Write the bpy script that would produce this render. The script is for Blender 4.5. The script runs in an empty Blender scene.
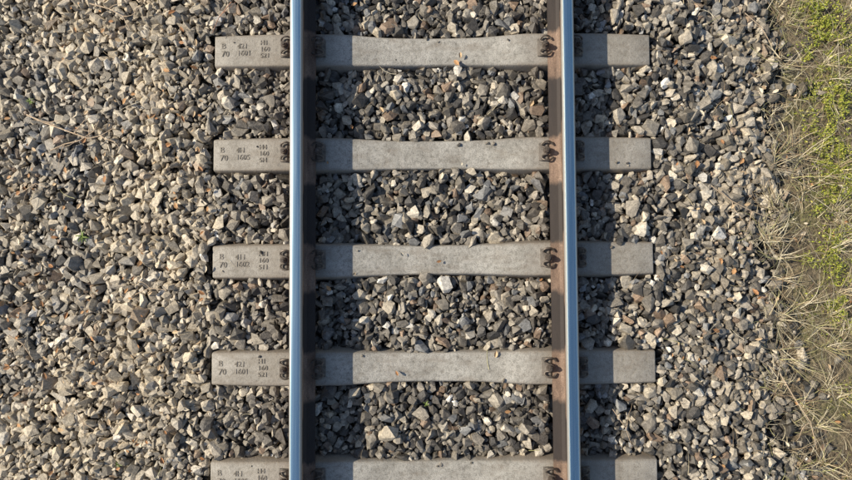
import bpy, bmesh, math, random
import numpy as np
from mathutils import Vector, Matrix, noise

random.seed(7); rng=np.random.default_rng(7)
scene=bpy.context.scene
scene.view_settings.view_transform='Standard'; scene.view_settings.look='None'
scene.view_settings.exposure=0; scene.view_settings.gamma=1

# ------------------------------------------------------------ helpers
def link(ob,parent=None):
    scene.collection.objects.link(ob)
    if parent: ob.parent=parent
    return ob
def new_mat(name):
    m=bpy.data.materials.new(name); m.use_nodes=True
    nt=m.node_tree; nt.nodes.clear()
    out=nt.nodes.new('ShaderNodeOutputMaterial'); b=nt.nodes.new('ShaderNodeBsdfPrincipled')
    nt.links.new(b.outputs[0],out.inputs[0])
    return m,nt,b
class N:
    def __init__(s,nt): s.nt=nt
    def __call__(s,typ,**kw):
        n=s.nt.nodes.new(typ)
        for k,v in kw.items(): setattr(n,k,v)
        return n
    def l(s,a,b): s.nt.links.new(a,b)
    def noise(s,vec,scale,detail=4,rough=.55):
        n=s('ShaderNodeTexNoise'); n.inputs['Scale'].default_value=scale
        n.inputs['Detail'].default_value=detail; n.inputs['Roughness'].default_value=rough
        if vec is not None: s.l(vec,n.inputs['Vector'])
        return n.outputs['Fac']
    def ramp(s,fac,stops):
        r=s('ShaderNodeValToRGB'); e=r.color_ramp.elements
        while len(e)<len(stops): e.new(.5)
        for i,(p,c) in enumerate(stops):
            e[i].position=p; e[i].color=(c if len(c)==4 else (*c,1))
        s.l(fac,r.inputs[0]); return r.outputs[0]
    def mix(s,fac,a,b,mode='MIX'):
        m=s('ShaderNodeMix',data_type='RGBA',blend_type=mode)
        for i,v in ((0,fac),(6,a),(7,b)):
            if isinstance(v,(int,float)): m.inputs[i].default_value=v
            elif isinstance(v,tuple): m.inputs[i].default_value=(*v,1) if len(v)==3 else v
            else: s.l(v,m.inputs[i])
        return m.outputs[2]
    def math(s,op,a,b=0):
        m=s('ShaderNodeMath',operation=op)
        for i,v in ((0,a),(1,b)):
            if isinstance(v,(int,float)): m.inputs[i].default_value=v
            else: s.l(v,m.inputs[i])
        return m.outputs[0]
    def bump(s,h,strength,dist,b):
        n=s('ShaderNodeBump'); n.inputs['Strength'].default_value=strength; n.inputs['Distance'].default_value=dist
        s.l(h,n.inputs['Height']); s.l(n.outputs[0],b.inputs['Normal'])

def mesh_np(name,verts,tris,cols=None,mat=None):
    me=bpy.data.meshes.new(name)
    nv,nf=len(verts),len(tris); k=tris.shape[1]
    me.vertices.add(nv); me.vertices.foreach_set('co',verts.astype(np.float32).ravel())
    me.loops.add(nf*k); me.loops.foreach_set('vertex_index',tris.astype(np.int32).ravel())
    me.polygons.add(nf); me.polygons.foreach_set('loop_start',np.arange(0,nf*k,k,dtype=np.int32))
    me.update(calc_edges=True)
    me.polygons.foreach_set('use_smooth',np.zeros(nf,dtype=bool))
    if cols is not None:
        a=me.color_attributes.new('tint','FLOAT_COLOR','POINT')
        c=np.ones((nv,4),np.float32); c[:,:3]=cols; a.data.foreach_set('color',c.ravel())
    if mat: me.materials.append(mat)
    return link(bpy.data.objects.new(name,me))

# ------------------------------------------------------------ materials
def mat_stone():
    m,nt,b=new_mat('crushed_stone'); n=N(nt)
    att=n('ShaderNodeAttribute',attribute_name='tint'); tc=n('ShaderNodeTexCoord').outputs['Object']
    f1=n.noise(tc,55,5,.65); f2=n.noise(tc,260,3,.6)
    v=n.ramp(f1,[(.3,(.56,.55,.53)),(.7,(1.42,1.40,1.36))])
    c=n.mix(1.0,att.outputs['Color'],v,'MULTIPLY')
    v2=n.ramp(f2,[(.35,(.64,.64,.64)),(.65,(1.3,1.3,1.3))])
    c=n.mix(1.0,c,v2,'MULTIPLY')
    n.l(c,b.inputs['Base Color']); b.inputs['Roughness'].default_value=.48
    b.inputs['Specular IOR Level'].default_value=.5
    n.bump(n.math('ADD',f1,n.math('MULTIPLY',f2,.4)),.6,.006,b)
    return m
def mat_concrete():
    m,nt,b=new_mat('weathered_concrete'); n=N(nt)
    tc=n('ShaderNodeTexCoord').outputs['Object']
    oi=n('ShaderNodeObjectInfo')
    ad=n('ShaderNodeVectorMath',operation='ADD'); n.l(tc,ad.inputs[0])
    cx=n('ShaderNodeCombineXYZ'); n.l(n.math('MULTIPLY',oi.outputs['Random'],37.),cx.inputs[1]); n.l(cx.outputs[0],ad.inputs[1])
    p=ad.outputs[0]
    f=n.noise(p,5,5,.6); g=n.noise(p,38,5,.7); h=n.noise(p,230,2,.5)
    c=n.ramp(f,[(.3,(.34,.322,.285)),(.52,(.48,.458,.41)),(.72,(.59,.565,.51))])
    c=n.mix(1.0,c,n.ramp(g,[(.3,(.58,.57,.55)),(.5,(1,1,1)),(.72,(1.15,1.15,1.15))]),'MULTIPLY')
    c=n.mix(1.0,c,n.ramp(h,[(.36,(.6,.6,.6)),(.5,(1,1,1)),(.7,(1.1,1.1,1.1))]),'MULTIPLY')
    mp=n('ShaderNodeMapping'); mp.inputs['Scale'].default_value=(4,10,6); n.l(p,mp.inputs[0])
    st=n.noise(mp.outputs[0],1.6,5,.65)
    c=n.mix(n.ramp(st,[(.5,(0,0,0)),(.70,(.6,.6,.6))]),c,(.26,.22,.175))
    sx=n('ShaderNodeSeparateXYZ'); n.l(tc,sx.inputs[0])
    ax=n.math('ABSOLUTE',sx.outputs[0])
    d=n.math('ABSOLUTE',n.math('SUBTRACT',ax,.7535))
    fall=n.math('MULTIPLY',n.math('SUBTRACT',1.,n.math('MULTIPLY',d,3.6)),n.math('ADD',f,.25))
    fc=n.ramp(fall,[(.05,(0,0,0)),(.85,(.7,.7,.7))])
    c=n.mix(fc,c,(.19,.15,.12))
    e=n.ramp(n.math('ADD',ax,n.math('MULTIPLY',g,.2)),[(.98,(0,0,0)),(1.0,(.35,.35,.35))])
    c=n.mix(e,c,(.30,.25,.19))
    ay=n.math('ABSOLUTE',sx.outputs[1])
    eg=n.ramp(n.math('ADD',ay,n.math('MULTIPLY',n.math('SUBTRACT',g,.5),.07)),[(.076,(0,0,0)),(.10,(.7,.7,.7))])
    c=n.mix(eg,c,(.22,.175,.13))
    n.l(c,b.inputs['Base Color']); b.inputs['Roughness'].default_value=.7
    n.bump(n.math('ADD',g,n.math('MULTIPLY',h,.4)),.6,.006,b)
    return m
def mat_mark():
    m,nt,b=new_mat('cast_lettering'); n=N(nt); tc=n('ShaderNodeTexCoord').outputs['Object']
    n.l(n.ramp(n.noise(tc,40,4,.75),[(.38,(.12,.105,.085)),(.6,(.35,.315,.265))]),b.inputs['Base Color']); b.inputs['Roughness'].default_value=.9
    return m
def mat_rust():
    m,nt,b=new_mat('rusty_rail_steel'); n=N(nt); tc=n('ShaderNodeTexCoord').outputs['Object']
    mp=n('ShaderNodeMapping'); mp.inputs['Scale'].default_value=(1,.25,1); n.l(tc,mp.inputs[0])
    f=n.noise(mp.outputs[0],22,5,.65); g=n.noise(tc,160,3,.6)
    c=n.ramp(f,[(.3,(.12,.08,.06)),(.5,(.23,.155,.112)),(.72,(.35,.245,.185))])
    c=n.mix(1.,c,n.ramp(g,[(.3,(.65,.65,.65)),(.7,(1.25,1.25,1.25))]),'MULTIPLY')
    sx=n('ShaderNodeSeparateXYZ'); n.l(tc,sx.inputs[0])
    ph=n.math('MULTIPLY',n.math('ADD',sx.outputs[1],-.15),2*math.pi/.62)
    # dark patches reach higher up the web in the middle of each bay
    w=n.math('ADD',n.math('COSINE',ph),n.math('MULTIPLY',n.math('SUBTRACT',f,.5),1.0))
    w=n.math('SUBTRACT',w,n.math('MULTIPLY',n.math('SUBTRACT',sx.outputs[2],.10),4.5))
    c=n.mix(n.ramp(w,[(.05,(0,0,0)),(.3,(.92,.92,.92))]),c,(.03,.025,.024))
    n.l(c,b.inputs['Base Color']); b.inputs['Roughness'].default_value=.7; b.inputs['Metallic'].default_value=.1
    n.bump(g,.4,.002,b); return m
def mat_polished():
    m,nt,b=new_mat('polished_running_surface'); n=N(nt); tc=n('ShaderNodeTexCoord').outputs['Object']
    mp=n('ShaderNodeMapping'); mp.inputs['Scale'].default_value=(60,.8,1); n.l(tc,mp.inputs[0])
    f=n.noise(mp.outputs[0],2.2,4,.6)
    sx=n('ShaderNodeSeparateXYZ'); n.l(tc,sx.inputs[0])
    ax=n.math('ABSOLUTE',sx.outputs[0])
    e=n.ramp(n.math('ADD',ax,n.math('MULTIPLY',n.noise(tc,40,3),.004)),[(.024,(0,0,0)),(.031,(1,1,1))])
    c=n.mix(n.ramp(f,[(.35,(0,0,0)),(.65,(1,1,1))]),(.54,.80,.90),(.74,.95,1.0))
    n.l(n.mix(n.math('MULTIPLY',e,.9),c,(.28,.24,.21)),b.inputs['Base Color'])
    n.l(n.math('SUBTRACT',1.,n.math('MULTIPLY',e,.6)),b.inputs['Metallic'])
    n.l(n.math('ADD',n.math('MULTIPLY',e,.35),n.math('ADD',.2,n.math('MULTIPLY',f,.14))),b.inputs['Roughness'])
    return m
def mat_clip():
    m,nt,b=new_mat('fastening_steel'); n=N(nt); tc=n('ShaderNodeTexCoord').outputs['Object']
    n.l(n.ramp(n.noise(tc,70,4),[(.3,(.07,.06,.05)),(.7,(.21,.17,.14))]),b.inputs['Base Color'])
    b.inputs['Roughness'].default_value=.5; b.inputs['Metallic'].default_value=.4; return m
def mat_plate():
    m,nt,b=new_mat('guide_plate'); n=N(nt); tc=n('ShaderNodeTexCoord').outputs['Object']
    n.l(n.ramp(n.noise(tc,50,4),[(.3,(.07,.062,.055)),(.7,(.21,.18,.15))]),b.inputs['Base Color'])
    b.inputs['Roughness'].default_value=.75; return m
def mat_tint(name,rough=.7):
    m,nt,b=new_mat(name); n=N(nt)
    att=n('ShaderNodeAttribute',attribute_name='tint')
    tc=n('ShaderNodeTexCoord').outputs['Object']
    c=n.mix(1.,att.outputs['Color'],n.ramp(n.noise(tc,90,2),[(.3,(.75,.75,.75)),(.7,(1.2,1.2,1.2))]),'MULTIPLY')
    n.l(c,b.inputs['Base Color']); b.inputs['Roughness'].default_value=rough
    return m
def mat_ground():
    m,nt,b=new_mat('soil_and_gravel_ground'); n=N(nt)
    pos=n('ShaderNodeNewGeometry').outputs['Position']
    sx=n('ShaderNodeSeparateXYZ'); n.l(pos,sx.inputs[0])
    vo=n('ShaderNodeTexVoronoi'); vo.inputs['Scale'].default_value=19; n.l(pos,vo.inputs['Vector'])
    hsv=n('ShaderNodeSeparateColor'); n.l(vo.outputs['Color'],hsv.inputs[0])
    grav=n.ramp(hsv.outputs[0],[(0,(.12,.11,.095)),(.5,(.25,.22,.185)),(1,(.4,.36,.3))])
    grav=n.mix(n.ramp(vo.outputs['Distance'],[(.3,(0,0,0)),(.7,(1,1,1))]),grav,(.02,.018,.015))
    f=n.noise(pos,3.5,6,.65); g=n.noise(pos,60,5,.7)
    soil=n.ramp(f,[(.3,(.17,.125,.08)),(.5,(.31,.25,.16)),(.6,(.27,.24,.12)),(.75,(.19,.20,.06))])
    soil=n.mix(1.,soil,n.ramp(g,[(.3,(.3,.3,.3)),(.7,(1.4,1.4,1.4))]),'MULTIPLY')
    x=n.math('ADD',sx.outputs[0],n.math('MULTIPLY',n.math('SUBTRACT',n.noise(pos,4,4),.5),.5))
    msk=n.ramp(n.math('MULTIPLY',x,.1),[(.208,(0,0,0)),(.219,(1,1,1))])
    mskL=n.ramp(n.math('MULTIPLY',x,-.1),[(.50,(0,0,0)),(.53,(1,1,1))])
    mm=n.math('MAXIMUM',msk,mskL)
    n.l(n.mix(mm,grav,soil),b.inputs['Base Color']); b.inputs['Roughness'].default_value=.95
    n.bump(n.math('ADD',g,n.math('MULTIPLY',vo.outputs['Distance'],-1.)),.9,.025,b)
    return m
M_stone=mat_stone(); M_conc=mat_concrete(); M_mark=mat_mark(); M_rust=mat_rust(); M_pol=mat_polished()
M_clip=mat_clip(); M_plate=mat_plate(); M_straw=mat_tint('dry_straw',.6); M_leaf=mat_tint('green_leaves',.5); M_twig=mat_tint('twig_bark',.8); M_dead=mat_tint('dead_leaves',.7)
M_ground=mat_ground()

# ------------------------------------------------------------ terrain profile
SP=.62; Y0=-.118
def nz(x,y,s,o=0): return noise.noise(Vector((x*s+o,y*s-o,o*.7)))
def edge_x(y): return 2.23+.19*nz(0,y,2.1,3)+.12*nz(0,y,6,5)
def target(x):
    x=np.asarray(x,float)
    t=np.full(x.shape,-.036)
    t=np.where(np.abs(x)<.6,-.053,t)
    t=np.where(x<-1.5,-.036-.10*(-1.5-x),t)
    t=np.where(x>1.5,-.036-.20*(x-1.5),t)
    t=np.where(x>2.1,-.156-.04*(x-2.1),t)
    t=np.where(np.abs(np.abs(x)-.7535)<.095,-.065,t)
    return t
def ground_z(x):
    if x<-5.0: return -.04-.35
    if x>2.25: return -.165-.04*(min(x,6)-2.1)-.012
    if x>2.05: return float(target(x))-.05+.035*(x-2.05)/.2
    return float(target(x))-.075
xs=[-200,-60,-20,-10,-6.5]+list(np.arange(-5,6.01,.1))+[8,12,20,60,200]
ys=[-200,-60,-20,-10,-7]+list(np.arange(-5,5.01,.1))+[7,10,20,60,200]
V=[];
for y in ys:
    for x in xs:
        z=ground_z(x)
        if x>2 and abs(x)<8 and abs(y)<8: z+=.02*nz(x,y,3)+.012*nz(x,y,9)
        V.append((x,y,z))
nx=len(xs); F=[(j*nx+i,j*nx+i+1,(j+1)*nx+i+1,(j+1)*nx+i) for j in range(len(ys)-1) for i in range(nx-1)]
me=bpy.data.meshes.new('ground'); me.from_pydata(V,[],F); me.materials.append(M_ground)
for p in me.polygons: p.use_smooth=True
link(bpy.data.objects.new('ground',me))

# ------------------------------------------------------------ ballast stones
def hull(npts):
    bm=bmesh.new()
    a=(1.0,random.uniform(.62,.95),random.uniform(.52,.9))
    for _ in range(npts):
        v=Vector((random.gauss(0,1),random.gauss(0,1),random.gauss(0,1))).normalized()
        k=max(abs(v.x),abs(v.y),abs(v.z)); v=v.lerp(v/k,random.uniform(.2,.5))*random.uniform(.8,1.0)
        bm.verts.new((v.x*a[0],v.y*a[1],v.z*a[2]))
    bmesh.ops.convex_hull(bm,input=bm.verts)
    for v in [v for v in bm.verts if not v.link_faces]: bm.verts.remove(v)
    bmesh.ops.triangulate(bm,faces=bm.faces)
    bmesh.ops.recalc_face_normals(bm,faces=bm.faces)
    bm.verts.index_update()
    v=np.array([q.co[:] for q in bm.verts]); t=np.array([[q.index for q in f.verts] for f in bm.faces]); bm.free()
    c=(v.max(0)+v.min(0))/2; v-=c
    v/=np.abs(v).max()
    return v,t
variants=[hull(random.choice((12,14,17,20))) for _ in range(60)]

X0,X1,YA,YB=-5.0,2.9,-4.2,4.2; RES=.0115
gx=int((X1-X0)/RES); gy=int((YB-YA)/RES)
cxs=X0+(np.arange(gx)+.5)*RES; cys=YA+(np.arange(gy)+.5)*RES
T=np.repeat(target(cxs)[:,None],gy,1)
und=np.zeros((gx,gy))
for _ in range(14):
    a=rng.uniform(0,6.28); k=rng.uniform(4,26); und+=np.sin(k*(np.cos(a)*cxs[:,None]+np.sin(a)*cys[None,:])+rng.uniform(0,6.28))
T=T+und*.0034
H=T-.075
dy=np.abs((cys-Y0+SP/2)%SP-SP/2)
slp=(np.abs(cxs)[:,None]<1.305)&(dy[None,:]<(.084+.014*np.clip((np.abs(cxs)-.2)/.3,0,1))[:,None])
H[slp]=1.0
Hl=H
px=[];py=[];pz=[];pr=[];pd=[]
NT=400000
rx=rng.uniform(X0+.06,X1-.06,NT); ry=rng.uniform(YA+.06,YB-.06,NT)
rr=np.clip(rng.lognormal(math.log(.0208),.33,NT),.009,.041)
rr[NT*3//4:]*=.65
fade=rng.random(NT)
edge=np.array([edge_x(y) for y in ry])
for i in range(NT):
    x=rx[i]; y=ry[i]; r=rr[i]
    if x>edge[i]-.15:
        if fade[i]>max(.0,.7-(x-edge[i]+.15)*1.5)*.45: continue
    a=int((x-X0)/RES); b=int((y-YA)/RES); k=max(1,int(.62*r/RES+.5))
    h=(Hl[a,b]+Hl[a+k,b]+Hl[a-k,b]+Hl[a,b+k]+Hl[a,b-k])*.2
    if h>T[a,b]-.22*r: continue
    z=h+.48*r
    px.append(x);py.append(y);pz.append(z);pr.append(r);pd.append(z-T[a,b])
    K=int(r/RES)+1
    ai=np.arange(-K,K+1)*RES
    q=1-(ai[:,None]**2+ai[None,:]**2)/(r*r)
    s=Hl[a-K:a+K+1,b-K:b+K+1]
    np.maximum(s,np.where(q>0,z+.62*r*np.sqrt(np.clip(q,0,1)),-9),out=s)
for _ in range(110):
    k=random.randint(-6,6); x=random.uniform(-1.25,1.25)
    if abs(abs(x)-.7535)<.19: continue
    y=Y0+SP*k+random.choice((-1,1))*random.uniform(.05,.08); r=random.uniform(.004,.011)
    zt=-.035+.035*min(1,max(0,(abs(x)-.2)/.35)) if abs(x)<.9 else -.002-.015*min(1,(abs(x)-1)/.28)
    px.append(x);py.append(y);pz.append(zt+r*.5);pr.append(r);pd.append(.02)
px=np.array(px);py=np.array(py);pz=np.array(pz);pr=np.array(pr);pd=np.array(pd); n=len(px)
print('STONES',n)
def rot_mats(n,flat=.75):
    a=rng.uniform(0,2*np.pi,n); t=rng.normal(0,flat,n); c=rng.uniform(0,2*np.pi,n)
    def Rz(a):
        m=np.zeros((len(a),3,3)); m[:,0,0]=np.cos(a);m[:,0,1]=-np.sin(a);m[:,1,0]=np.sin(a);m[:,1,1]=np.cos(a);m[:,2,2]=1;return m
    def Rx(a):
        m=np.zeros((len(a),3,3)); m[:,1,1]=np.cos(a);m[:,1,2]=-np.sin(a);m[:,2,1]=np.sin(a);m[:,2,2]=np.cos(a);m[:,0,0]=1;return m
    return Rz(a)@Rx(t)@Rz(c)
R=rot_mats(n)
pal=np.array([(.175,.158,.135),(.29,.262,.222),(.43,.385,.32),(.57,.505,.405),(.085,.08,.075),(.34,.245,.175),(.26,.265,.27),(.72,.66,.56),(.88,.84,.77)])
pw=np.array([.21,.2,.15,.13,.14,.05,.07,.06,.022]); pw/=pw.sum()
col=pal[rng.choice(len(pal),n,p=pw)]*rng.uniform(.8,1.2,n)[:,None]
col[np.abs(px)<.7]*=.88
dust=np.clip((-px-1.05)/.8,0,1)*.78+np.clip((px-1.4)/.6,0,1)*.42
dn=np.array([nz(x,y,1.3,2)+.5*nz(x,y,4,9) for x,y in zip(px,py)])
dust=np.clip(dust*(1+dn*1.9),0,.9)*rng.uniform(.1,1.25,n); dust=np.clip(dust,0,.88)
col=col*(1-dust[:,None])+np.array((.68,.58,.43))*dust[:,None]
nr=np.exp(-((np.abs(px)-.7535)/.16)**2)*.45
col=col*(1-nr[:,None])+np.array((.14,.11,.092))*nr[:,None]
# stones deeper in the bed coloured darker, painting shade into the gaps
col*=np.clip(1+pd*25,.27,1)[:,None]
vi=rng.integers(0,len(variants),n)
VV=[];TT=[];CC=[];off=0
for k,(v,t) in enumerate(variants):
    idx=np.nonzero(vi==k)[0]
    if len(idx)==0: continue
    sc=pr[idx]*1.14
    st=np.stack([rng.uniform(.85,1.25,len(idx)),rng.uniform(.8,1.1,len(idx)),rng.uniform(.85,1.1,len(idx))],1)
    P=np.einsum('nij,nvj->nvi',R[idx],v[None]*st[:,None,:])*sc[:,None,None]+np.stack([px[idx],py[idx],pz[idx]],1)[:,None,:]
    m=len(idx); nvv=len(v)
    VV.append(P.reshape(-1,3)); TT.append((t[None]+(np.arange(m)*nvv)[:,None,None]+off).reshape(-1,3))
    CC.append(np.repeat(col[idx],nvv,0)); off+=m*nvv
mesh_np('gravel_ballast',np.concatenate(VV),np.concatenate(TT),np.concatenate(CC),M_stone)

# ------------------------------------------------------------ rails
prof=[(.075,0),(.075,.011),(.03,.024),(.013,.035),(.00825,.05),(.00825,.112),(.014,.124),(.033,.132),(.036,.137),(.036,.157),(.034,.1645),(.029,.1688),(.02,.1708),(.01,.1718),(0,.172)]
full=prof+[(-x,z) for x,z in reversed(prof[:-1])]
def make_rail(xc):
    V=[];F=[];ysr=list(np.arange(-30,30.01,1.0)); k=len(full)
    for y in ysr:
        for x,z in full: V.append((x,y,z))
    for j in range(len(ysr)-1):
        for i in range(k):
            i2=(i+1)%k
            F.append((j*k+i,(j+1)*k+i,(j+1)*k+i2,j*k+i2))
    F.append(tuple(range(k))); F.append(tuple(reversed([(len(ysr)-1)*k+i for i in range(k)])))
    me=bpy.data.meshes.new('rail'); me.from_pydata(V,[],F)
    me.materials.append(M_rust); me.materials.append(M_pol)
    for p in me.polygons:
        p.use_smooth=len(p.vertices)==4 and p.center.z>.12
        if len(p.vertices)==4 and p.center.z>.160: p.material_index=1
    bm=bmesh.new(); bm.from_mesh(me); bmesh.ops.recalc_face_normals(bm,faces=bm.faces); bm.to_mesh(me); bm.free()
    ob=link(bpy.data.objects.new('steel_rail',me)); ob.location=(xc,0,.008)
    return ob
make_rail(-.7535); make_rail(.7535)

# ------------------------------------------------------------ sleeper mesh
def sleeper_mesh():
    half=[(0,.079,.114,-.034),(.15,.080,.115,-.033),(.28,.082,.119,-.028),(.38,.086,.126,-.019),(.47,.090,.135,-.008),(.55,.093,.145,0),(.95,.093,.148,0),(1.0,.093,.148,-.002),(1.15,.091,.147,-.010),(1.285,.089,.146,-.017)]
    secs=[(-x,a,b,z) for x,a,b,z in reversed(half[1:])]+half
    bm=bmesh.new(); rows=[]
    for x,a,b,z in secs:
        pts=[(-b,-.20),(-a-.008,z-.02),(-a,z),(a,z),(a+.008,z-.02),(b,-.20)]
        rows.append([bm.verts.new((x,p,q)) for p,q in pts])
    for r0,r1 in zip(rows,rows[1:]):
        for i in range(6):
            j=(i+1)%6; bm.faces.new((r0[i],r1[i],r1[j],r0[j]))
    for r,s in ((rows[0],-1),(rows[-1],1)):
        bm.faces.new(r if s<0 else list(reversed(r)))
        for v in r:
            v.co.x=s*(1.285+(.022 if v.co.z<-.05 else 0))
    bmesh.ops.recalc_face_normals(bm,faces=bm.faces)
    bm.normal_update()
    ed=[e for e in bm.edges if len(e.link_faces)==2 and e.calc_face_angle()>.35 and max(v.co.z for v in e.verts)>-.1]
    bmesh.ops.bevel(bm,geom=ed,offset=.007,segments=3,affect='EDGES',profile=.5)
    me=bpy.data.meshes.new('railway_sleeper'); bm.to_mesh(me); bm.free(); me.materials.append(M_conc)
    for p in me.polygons: p.use_smooth=True
    try: me.set_sharp_from_angle(angle=.6)
    except Exception: pass
    return me
def tube(pts,r):
    cu=bpy.data.curves.new('t','CURVE'); cu.dimensions='3D'; cu.bevel_depth=r; cu.bevel_resolution=2; cu.use_fill_caps=True
    s=cu.splines.new('NURBS'); s.points.add(len(pts)-1); s.order_u=3; s.use_endpoint_u=True; s.resolution_u=4
    for p,c in zip(s.points,pts): p.co=(*c,1)
    ob=bpy.data.objects.new('t',cu); scene.collection.objects.link(ob)
    dg=bpy.context.evaluated_depsgraph_get(); me=bpy.data.meshes.new_from_object(ob.evaluated_get(dg))
    bpy.data.objects.remove(ob); return me
def fastening_mesh():
    bm=bmesh.new()
    path=[(.058,-.034,.034),(.066,-.050,.034),(.088,-.056,.042),(.112,-.052,.037),(.124,-.038,.026),(.117,-.024,.028),(.098,-.019,.040),(.080,-.014,.043),(.075,0,.043)]
    path=path+[(u,-y,z) for u,y,z in reversed(path[:-1])]
    tm=tube(path,.0058)
    for s in (1,-1):
        before=set(bm.verts); bm.from_mesh(tm)
        for v in [v for v in bm.verts if v not in before]: v.co.x*=s
        for (r1,r2,d,z,seg) in ((.0185,.0185,.005,.050,20),(.016,.015,.020,.062,6),(.009,.008,.01,.076,12)):
            bmesh.ops.create_cone(bm,cap_ends=True,segments=seg,radius1=r1,radius2=r2,depth=d,matrix=Matrix.Translation((s*.099,0,z)))
        bmesh.ops.create_cone(bm,cap_ends=True,segments=12,radius1=.010,radius2=.010,depth=.055,matrix=Matrix.Translation((s*.099,0,.024)))
    for f in bm.faces: f.smooth=False
    for s in (1,-1):
        P=[(.077,.016),(.088,.022),(.112,.015),(.132,.004),(.132,-.004),(.077,-.004)]
        rows=[[bm.verts.new((s*u,y,z)) for u,z in P] for y in (-.052,-.046,.046,.052)]
        for q in rows[0]+rows[3]: q.co.z-=.003
        for r0,r1 in zip(rows,rows[1:]):
            for i in range(6): 
                f=bm.faces.new((r0[i],r1[i],r1[(i+1)%6],r0[(i+1)%6])); f.material_index=1
        for r in (rows[0],rows[3]): f=bm.faces.new(r); f.material_index=1
    g=bmesh.ops.create_cube(bm,size=1,matrix=Matrix.Translation((0,0,.0025))@Matrix.Diagonal((.146,.15,.009,1)))
    for v in g['verts']:
        for f in v.link_faces: f.material_index=1
    bmesh.ops.recalc_face_normals(bm,faces=bm.faces)
    me=bpy.data.meshes.new('rail_fastening'); bm.to_mesh(me); bm.free()
    me.materials.append(M_clip); me.materials.append(M_plate); return me
def text_mesh(cols):
    bm=bmesh.new()
    for (body,x,sz) in cols:
        cu=bpy.data.curves.new('tx','FONT'); cu.body=body; cu.size=sz; cu.extrude=.0018; cu.space_line=1.0; cu.resolution_u=2
        cu.offset=.0004; cu.align_x='LEFT'; cu.align_y='CENTER'
        ob=bpy.data.objects.new('tx',cu); scene.collection.objects.link(ob)
        dg=bpy.context.evaluated_depsgraph_get(); me=bpy.data.meshes.new_from_object(ob.evaluated_get(dg)); bpy.data.objects.remove(ob)
        before=set(bm.verts); bm.from_mesh(me)
        for v in [v for v in bm.verts if v not in before]:
            v.co.x+=x; v.co.y+=.006
            ax=abs(v.co.x)
            zt=-.002-.008*(ax-1.0)/.15 if ax<1.15 else -.010-.007*(ax-1.15)/.135
            v.co.z+=zt+.0008
    me=bpy.data.meshes.new('cast_lettering'); bm.to_mesh(me); bm.free(); me.materials.append(M_mark); return me
SM=sleeper_mesh(); FM=fastening_mesh()
TMs=[text_mesh((('B\n70',-1.245,.048),('4%s\n160%s'%(a,b),-1.15,.042),('H%s\n160\n5%s'%(c,a),-1.012,.038))) for a,b,c in (('11','2','H'),('H','5','4'),('21','1','1'))]
for k in range(-16,17):
    ob=link(bpy.data.objects.new('railway_sleeper',SM))
    jx=random.uniform(-.006,.006) if k else 0
    ob.location=(jx,Y0+SP*k+random.uniform(-.003,.003),0); ob.rotation_euler[2]=math.radians(random.uniform(-.25,.25))
    for nm,xx in (('fastening_1',-.7535),('fastening_2',.7535)):
        c=link(bpy.data.objects.new(nm,FM),ob); c.location=(xx-jx,.008,.004)
    link(bpy.data.objects.new('cast_lettering',TMs[k%3]),ob)

# ------------------------------------------------------------ vegetation
CAMX,CAMY=-.04,0.0
def wpos(pxx,pyy,s=164.): return CAMX+(pxx-426)/s, CAMY+(240-pyy)/s
def gz(x): return ground_z(x) if x>2.1 else float(target(x))-.01
def ribbons(name,specs,mat,seg=4):
    VV=[];CC=[];F=[]
    for (x,y,z,L,w,yaw,pit,curl,c,droop) in specs:
        base=len(VV); cx,cy,cz=x,y,z; a=yaw; p=pit
        for s in range(seg+1):
            t=s/seg; ww=w*(1-t*.8)*.5; nxv,nyv=-math.sin(a),math.cos(a)
            VV.append((cx+nxv*ww,cy+nyv*ww,cz)); VV.append((cx-nxv*ww,cy-nyv*ww,cz+ww*.6))
            CC.append(c); CC.append(c)
            st=L/seg; cx+=math.cos(a)*math.cos(p)*st; cy+=math.sin(a)*math.cos(p)*st; cz+=math.sin(p)*st
            a+=curl/seg; p-=droop/seg
        for s in range(seg): F.append((base+2*s,base+2*s+1,base+2*s+3,base+2*s+2))
    return mesh_np(name,np.array(VV),np.array(F),np.array(CC),mat)
straws=[]
scol=[(.66,.57,.37),(.57,.47,.29),(.80,.71,.51),(.40,.30,.18),(.27,.19,.11),(.50,.47,.21)]
def straw(x,y,L=None,yaw=None,z=None,pit=None,w=None):
    c=random.choice(scol); f=random.uniform(.75,1.15)
    straws.append((x,y,gz(x)+random.uniform(.0,.04) if z is None else z,L or random.uniform(.03,.18),w or random.uniform(.002,.005),
        random.uniform(0,6.283) if yaw is None else yaw,random.uniform(-.05,.4) if pit is None else pit,random.gauss(0,.8),tuple(q*f for q in c),random.uniform(0,.7)))
for _ in range(34000):
    x=random.uniform(1.7,5.0); y=random.uniform(-4.2,4.2)
    d=x-edge_x(y)
    dens=1/(1+math.exp(-(d+.08)/.08))*(.70+.8*nz(x,y,3,4)+.5*nz(x,y,9,2)) + .02
    if random.random()<dens: straw(x,y)
for _ in range(190):
    x=random.uniform(2.1,5) if _>46 else random.uniform(2.05,2.65); y=random.uniform(-4,4) if _>46 else random.uniform(-1.45,1.45)
    for k in range(random.randint(14,34)):
        straw(x+random.gauss(0,.012),y+random.gauss(0,.012),L=random.uniform(.08,.26),pit=random.uniform(.1,1.0))
for (a,b,nn,sp) in ((762,238,90,.04),(772,205,40,.04),(765,380,50,.04),(778,60,30,.04),(770,300,30,.05)):
    x0,y0=wpos(a,b)
    for k in range(nn):
        straw(x0+random.gauss(0,sp*.8),y0+random.gauss(0,sp),L=random.uniform(.05,.2),pit=random.uniform(0,.35),z=float(target(x0))+random.uniform(.02,.045))
for _ in range(560):
    x=random.choice((random.uniform(1.4,2.2),random.uniform(1.7,2.2),random.uniform(-4,2.2))); y=random.uniform(-4,4)
    if abs(abs(x)-.75)<.2: continue
    straw(x,y,L=random.uniform(.04,.2),z=float(target(x))+.034,pit=0,w=.003)
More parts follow.
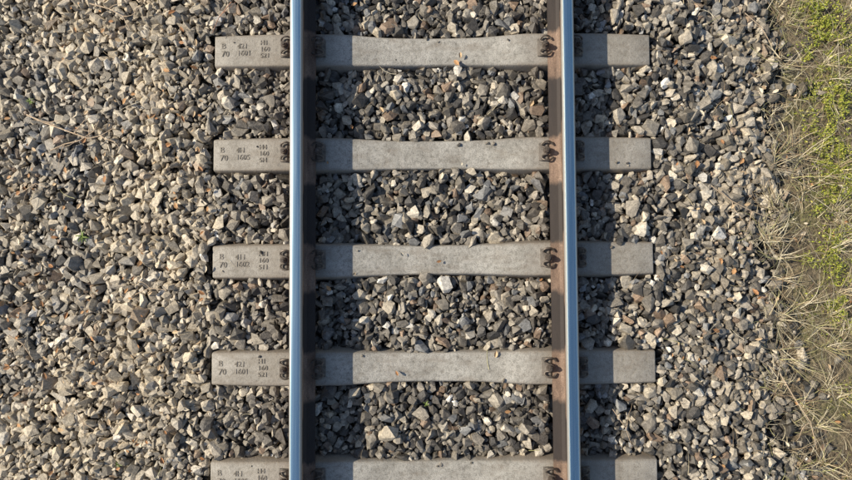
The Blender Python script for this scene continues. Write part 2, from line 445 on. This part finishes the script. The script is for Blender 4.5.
ribbons('dry_grass',straws,M_straw)
patches=[(836,30,22,42,1),(846,80,14,40,1),(828,100,14,18,1),(838,150,22,32,1),(822,205,12,12,.6),(840,245,17,26,.8),(828,270,12,12,.5),(842,305,17,22,.8),(848,395,9,20,.3),(820,8,18,12,1),(808,262,8,9,.5),(850,200,13,30,.8),(836,190,12,16,.8),(812,130,8,12,.7),(818,60,8,12,.8)]
blades=[];lv=[];lc=[];lf=[]
gcol=[(.40,.44,.05),(.30,.35,.04),(.50,.52,.07),(.16,.21,.03),(.56,.52,.11)]
def leaf(x,y):
    z=ground_z(x)+random.uniform(.012,.05); s=random.uniform(.003,.009); a=random.uniform(0,6.283); tx,ty=random.gauss(0,.4),random.gauss(0,.4)
    c=random.choice(gcol); f=random.uniform(.7,1.15); b=len(lv)
    for (u,v) in ((-1,0),(-.2,-.55),(1,0),(-.2,.55)):
        X=u*math.cos(a)-v*math.sin(a); Y=u*math.sin(a)+v*math.cos(a)
        lv.append((x+X*s,y+Y*s,z+s*(X*tx+Y*ty)+(0.2*s if v==0 else 0))); lc.append(tuple(q*f for q in c))
    lf.append((b,b+1,b+2,b+3))
def gblade(x,y):
    c=random.choice(gcol); f=random.uniform(.7,1.1)
    blades.append((x,y,ground_z(x)+.005,random.uniform(.03,.10),random.uniform(.002,.004),random.uniform(0,6.283),random.uniform(.2,1.1),random.gauss(0,.5),tuple(q*f for q in c),random.uniform(.2,1.2)))
for (a,b,ra,rb,dd) in patches:
    wx,wy=wpos(a,b); ra/=162; rb/=162; nn=int(3.14*ra*rb*28000*dd)
    for _ in range(nn):
        dx,dy_=random.gauss(0,.6),random.gauss(0,.6); x=wx+dx*ra; y=wy+dy_*rb
        if nz(x,y,14,6)+.7*nz(x,y,35,1)<-.03: continue
        leaf(x,y)
        if random.random()<.12: gblade(x,y)
for _ in range(45000):
    x=random.uniform(2.2,5.2); y=random.uniform(-4.2,4.2)
    if x<2.7 and abs(y)<1.5: 
        if random.random()<.84: continue
    if nz(x,y,2.2,6)+.5*nz(x,y,8,1)<.05: continue
    leaf(x,y)
    if random.random()<.15: gblade(x,y)
ribbons('green_grass',blades,M_leaf)
mesh_np('clover_and_moss',np.array(lv),np.array(lf),np.array(lc),M_leaf)
dv=[];dc=[];df=[]
def dleaf(x,y,z,s):
    a=random.uniform(0,6.283); tx,ty=random.gauss(0,.3),random.gauss(0,.3); cu=random.uniform(.1,.5)
    c=random.choice([(.52,.29,.13),(.64,.46,.27),(.42,.21,.09),(.78,.67,.50)]); b=len(dv)
    for (u,v) in ((-1,0),(-.5,-.42),(.2,-.5),(1,0),(.2,.5),(-.5,.42),(-.1,0)):
        X=u*math.cos(a)-v*math.sin(a); Y=u*math.sin(a)+v*math.cos(a)
        dv.append((x+X*s,y+Y*s,z+s*(X*tx+Y*ty+cu*abs(v)*1.6))); dc.append(c)
    for i in range(6): df.append((b+6,b+i,b+(i+1)%6))
for _ in range(1100):
    x=random.choice((random.uniform(-4,-1.2),random.uniform(-2.6,-1.3),random.uniform(-2.6,-1.3),random.uniform(1.3,2.6),random.uniform(-.65,.65))); y=random.uniform(-4,4)
    if abs(x)<.7 and random.random()<.7: continue
    z=float(target(x))+.042 if x<2.15 else ground_z(x)+.03
    dleaf(x,y,z,random.uniform(.009,.024))
mesh_np('dead_leaves',np.array(dv),np.array(df),np.array(dc),M_dead)

def weed(x,y,s,z=None):
    sp=[];z=(float(target(x))+.025) if z is None else z
    for k in range(16):
        c=random.choice([(.17,.24,.05),(.24,.32,.07)])
        sp.append((x,y,z,random.uniform(.5,1)*s,s*.28,random.uniform(0,6.283),random.uniform(.2,.9),random.gauss(0,.3),c,.8))
    ribbons('weed_plant',sp,M_leaf)
for a,b,s in ((86,234,.045),(27,97,.03),(425,398,.025),(128,455,.026)):
    x,y=wpos(a,b,167); weed(x,y,s)
def twig(pts,r):
    bm=bmesh.new()
    def limb(P,r0):
        for i,(p,q) in enumerate(zip(P,P[1:])):
            d=Vector(q)-Vector(p); m=Matrix.Translation((Vector(p)+Vector(q))/2)@d.to_track_quat('Z','Y').to_matrix().to_4x4()
            ra=r0*(1-i/len(P)*.8); rb=r0*(1-(i+1)/len(P)*.8)
            bmesh.ops.create_cone(bm,cap_ends=True,segments=6,radius1=ra,radius2=rb,depth=d.length*1.03,matrix=m)
    limb(pts,r)
    for i in range(1,len(pts)-1,1):
        p=Vector(pts[i]); a=random.uniform(0,6.28); P=[p]
        for k in range(5):
            a+=random.uniform(-.5,.5); P.append(P[-1]+Vector((math.cos(a)*.03,math.sin(a)*.03,random.uniform(-.002,.006))))
        limb(P,r*.6)
    me=bpy.data.meshes.new('twig'); bm.to_mesh(me); bm.free(); me.materials.append(M_twig)
    a=me.color_attributes.new('tint','FLOAT_COLOR','POINT')
    c=random.choice([(.55,.31,.20),(.62,.47,.32)])
    a.data.foreach_set('color',np.tile(np.array((*c,1),np.float32),len(me.vertices)))
    link(bpy.data.objects.new('twig',me))
def twig_px(L,r,s=165):
    P=[]
    for i,(a,b) in enumerate(L):
        x,y=wpos(a,b,s); P.append((x,y,float(target(x))+.062+random.uniform(-.004,.008)))
    twig(P,r)
twig_px([(34,114),(52,122),(68,128),(84,134),(98,139),(112,137),(124,130)],.0055)
twig_px([(60,150),(74,144),(90,141),(104,132),(110,122)],.004)
twig_px([(98,6),(118,12),(132,20),(140,34)],.004)
twig_px([(240,10),(228,24),(222,40)],.003)
twig_px([(20,330),(34,338),(44,352)],.0035)
twig_px([(150,290),(164,284),(180,286)],.003)
twig_px([(90,400),(98,412),(112,420)],.003)
twig_px([(30,190),(44,182),(56,186)],.003)
twig_px([(700,190),(722,204),(744,214),(770,222)],.0035)
twig_px([(770,372),(784,395),(800,420),(806,446)],.0035)
twig_px([(742,18),(760,30),(772,48)],.003)
twig_px([(600,400),(612,418),(618,436)],.0022)

# ------------------------------------------------------------ light
EL=math.radians(35); az=Vector((-1,.22,0)).normalized()
sd=Vector((az.x*math.cos(EL),az.y*math.cos(EL),math.sin(EL)))
su=bpy.data.lights.new('sun','SUN'); su.energy=5.0; su.angle=math.radians(.55); su.color=(1,.90,.73)
so=link(bpy.data.objects.new('sun',su)); so.rotation_euler=sd.to_track_quat('Z','Y').to_euler(); so.location=(-5,1,8)
w=bpy.data.worlds.new('World'); scene.world=w; w.use_nodes=True; nt=w.node_tree; nt.nodes.clear()
sk=nt.nodes.new('ShaderNodeTexSky'); sk.sky_type='NISHITA'; sk.sun_disc=False; sk.sun_elevation=EL; sk.sun_rotation=math.atan2(sd.x,sd.y)
bg=nt.nodes.new('ShaderNodeBackground'); bg.inputs[1].default_value=.105; o=nt.nodes.new('ShaderNodeOutputWorld')
nt.links.new(sk.outputs[0],bg.inputs[0]); nt.links.new(bg.outputs[0],o.inputs[0])

# ------------------------------------------------------------ camera
D=3.08; tilt=math.radians(2.0)
cd=bpy.data.cameras.new('camera'); cd.sensor_width=36; cd.lens=36*(172.5*D)/852; cd.clip_end=1000; cd.clip_start=.05
co=link(bpy.data.objects.new('camera',cd)); co.location=(CAMX,-D*math.tan(tilt),D)
co.matrix_world=Matrix.Translation(co.location)@Matrix.Rotation(tilt,4,'X')@Matrix.Rotation(math.radians(-.35),4,'Z')
scene.camera=co
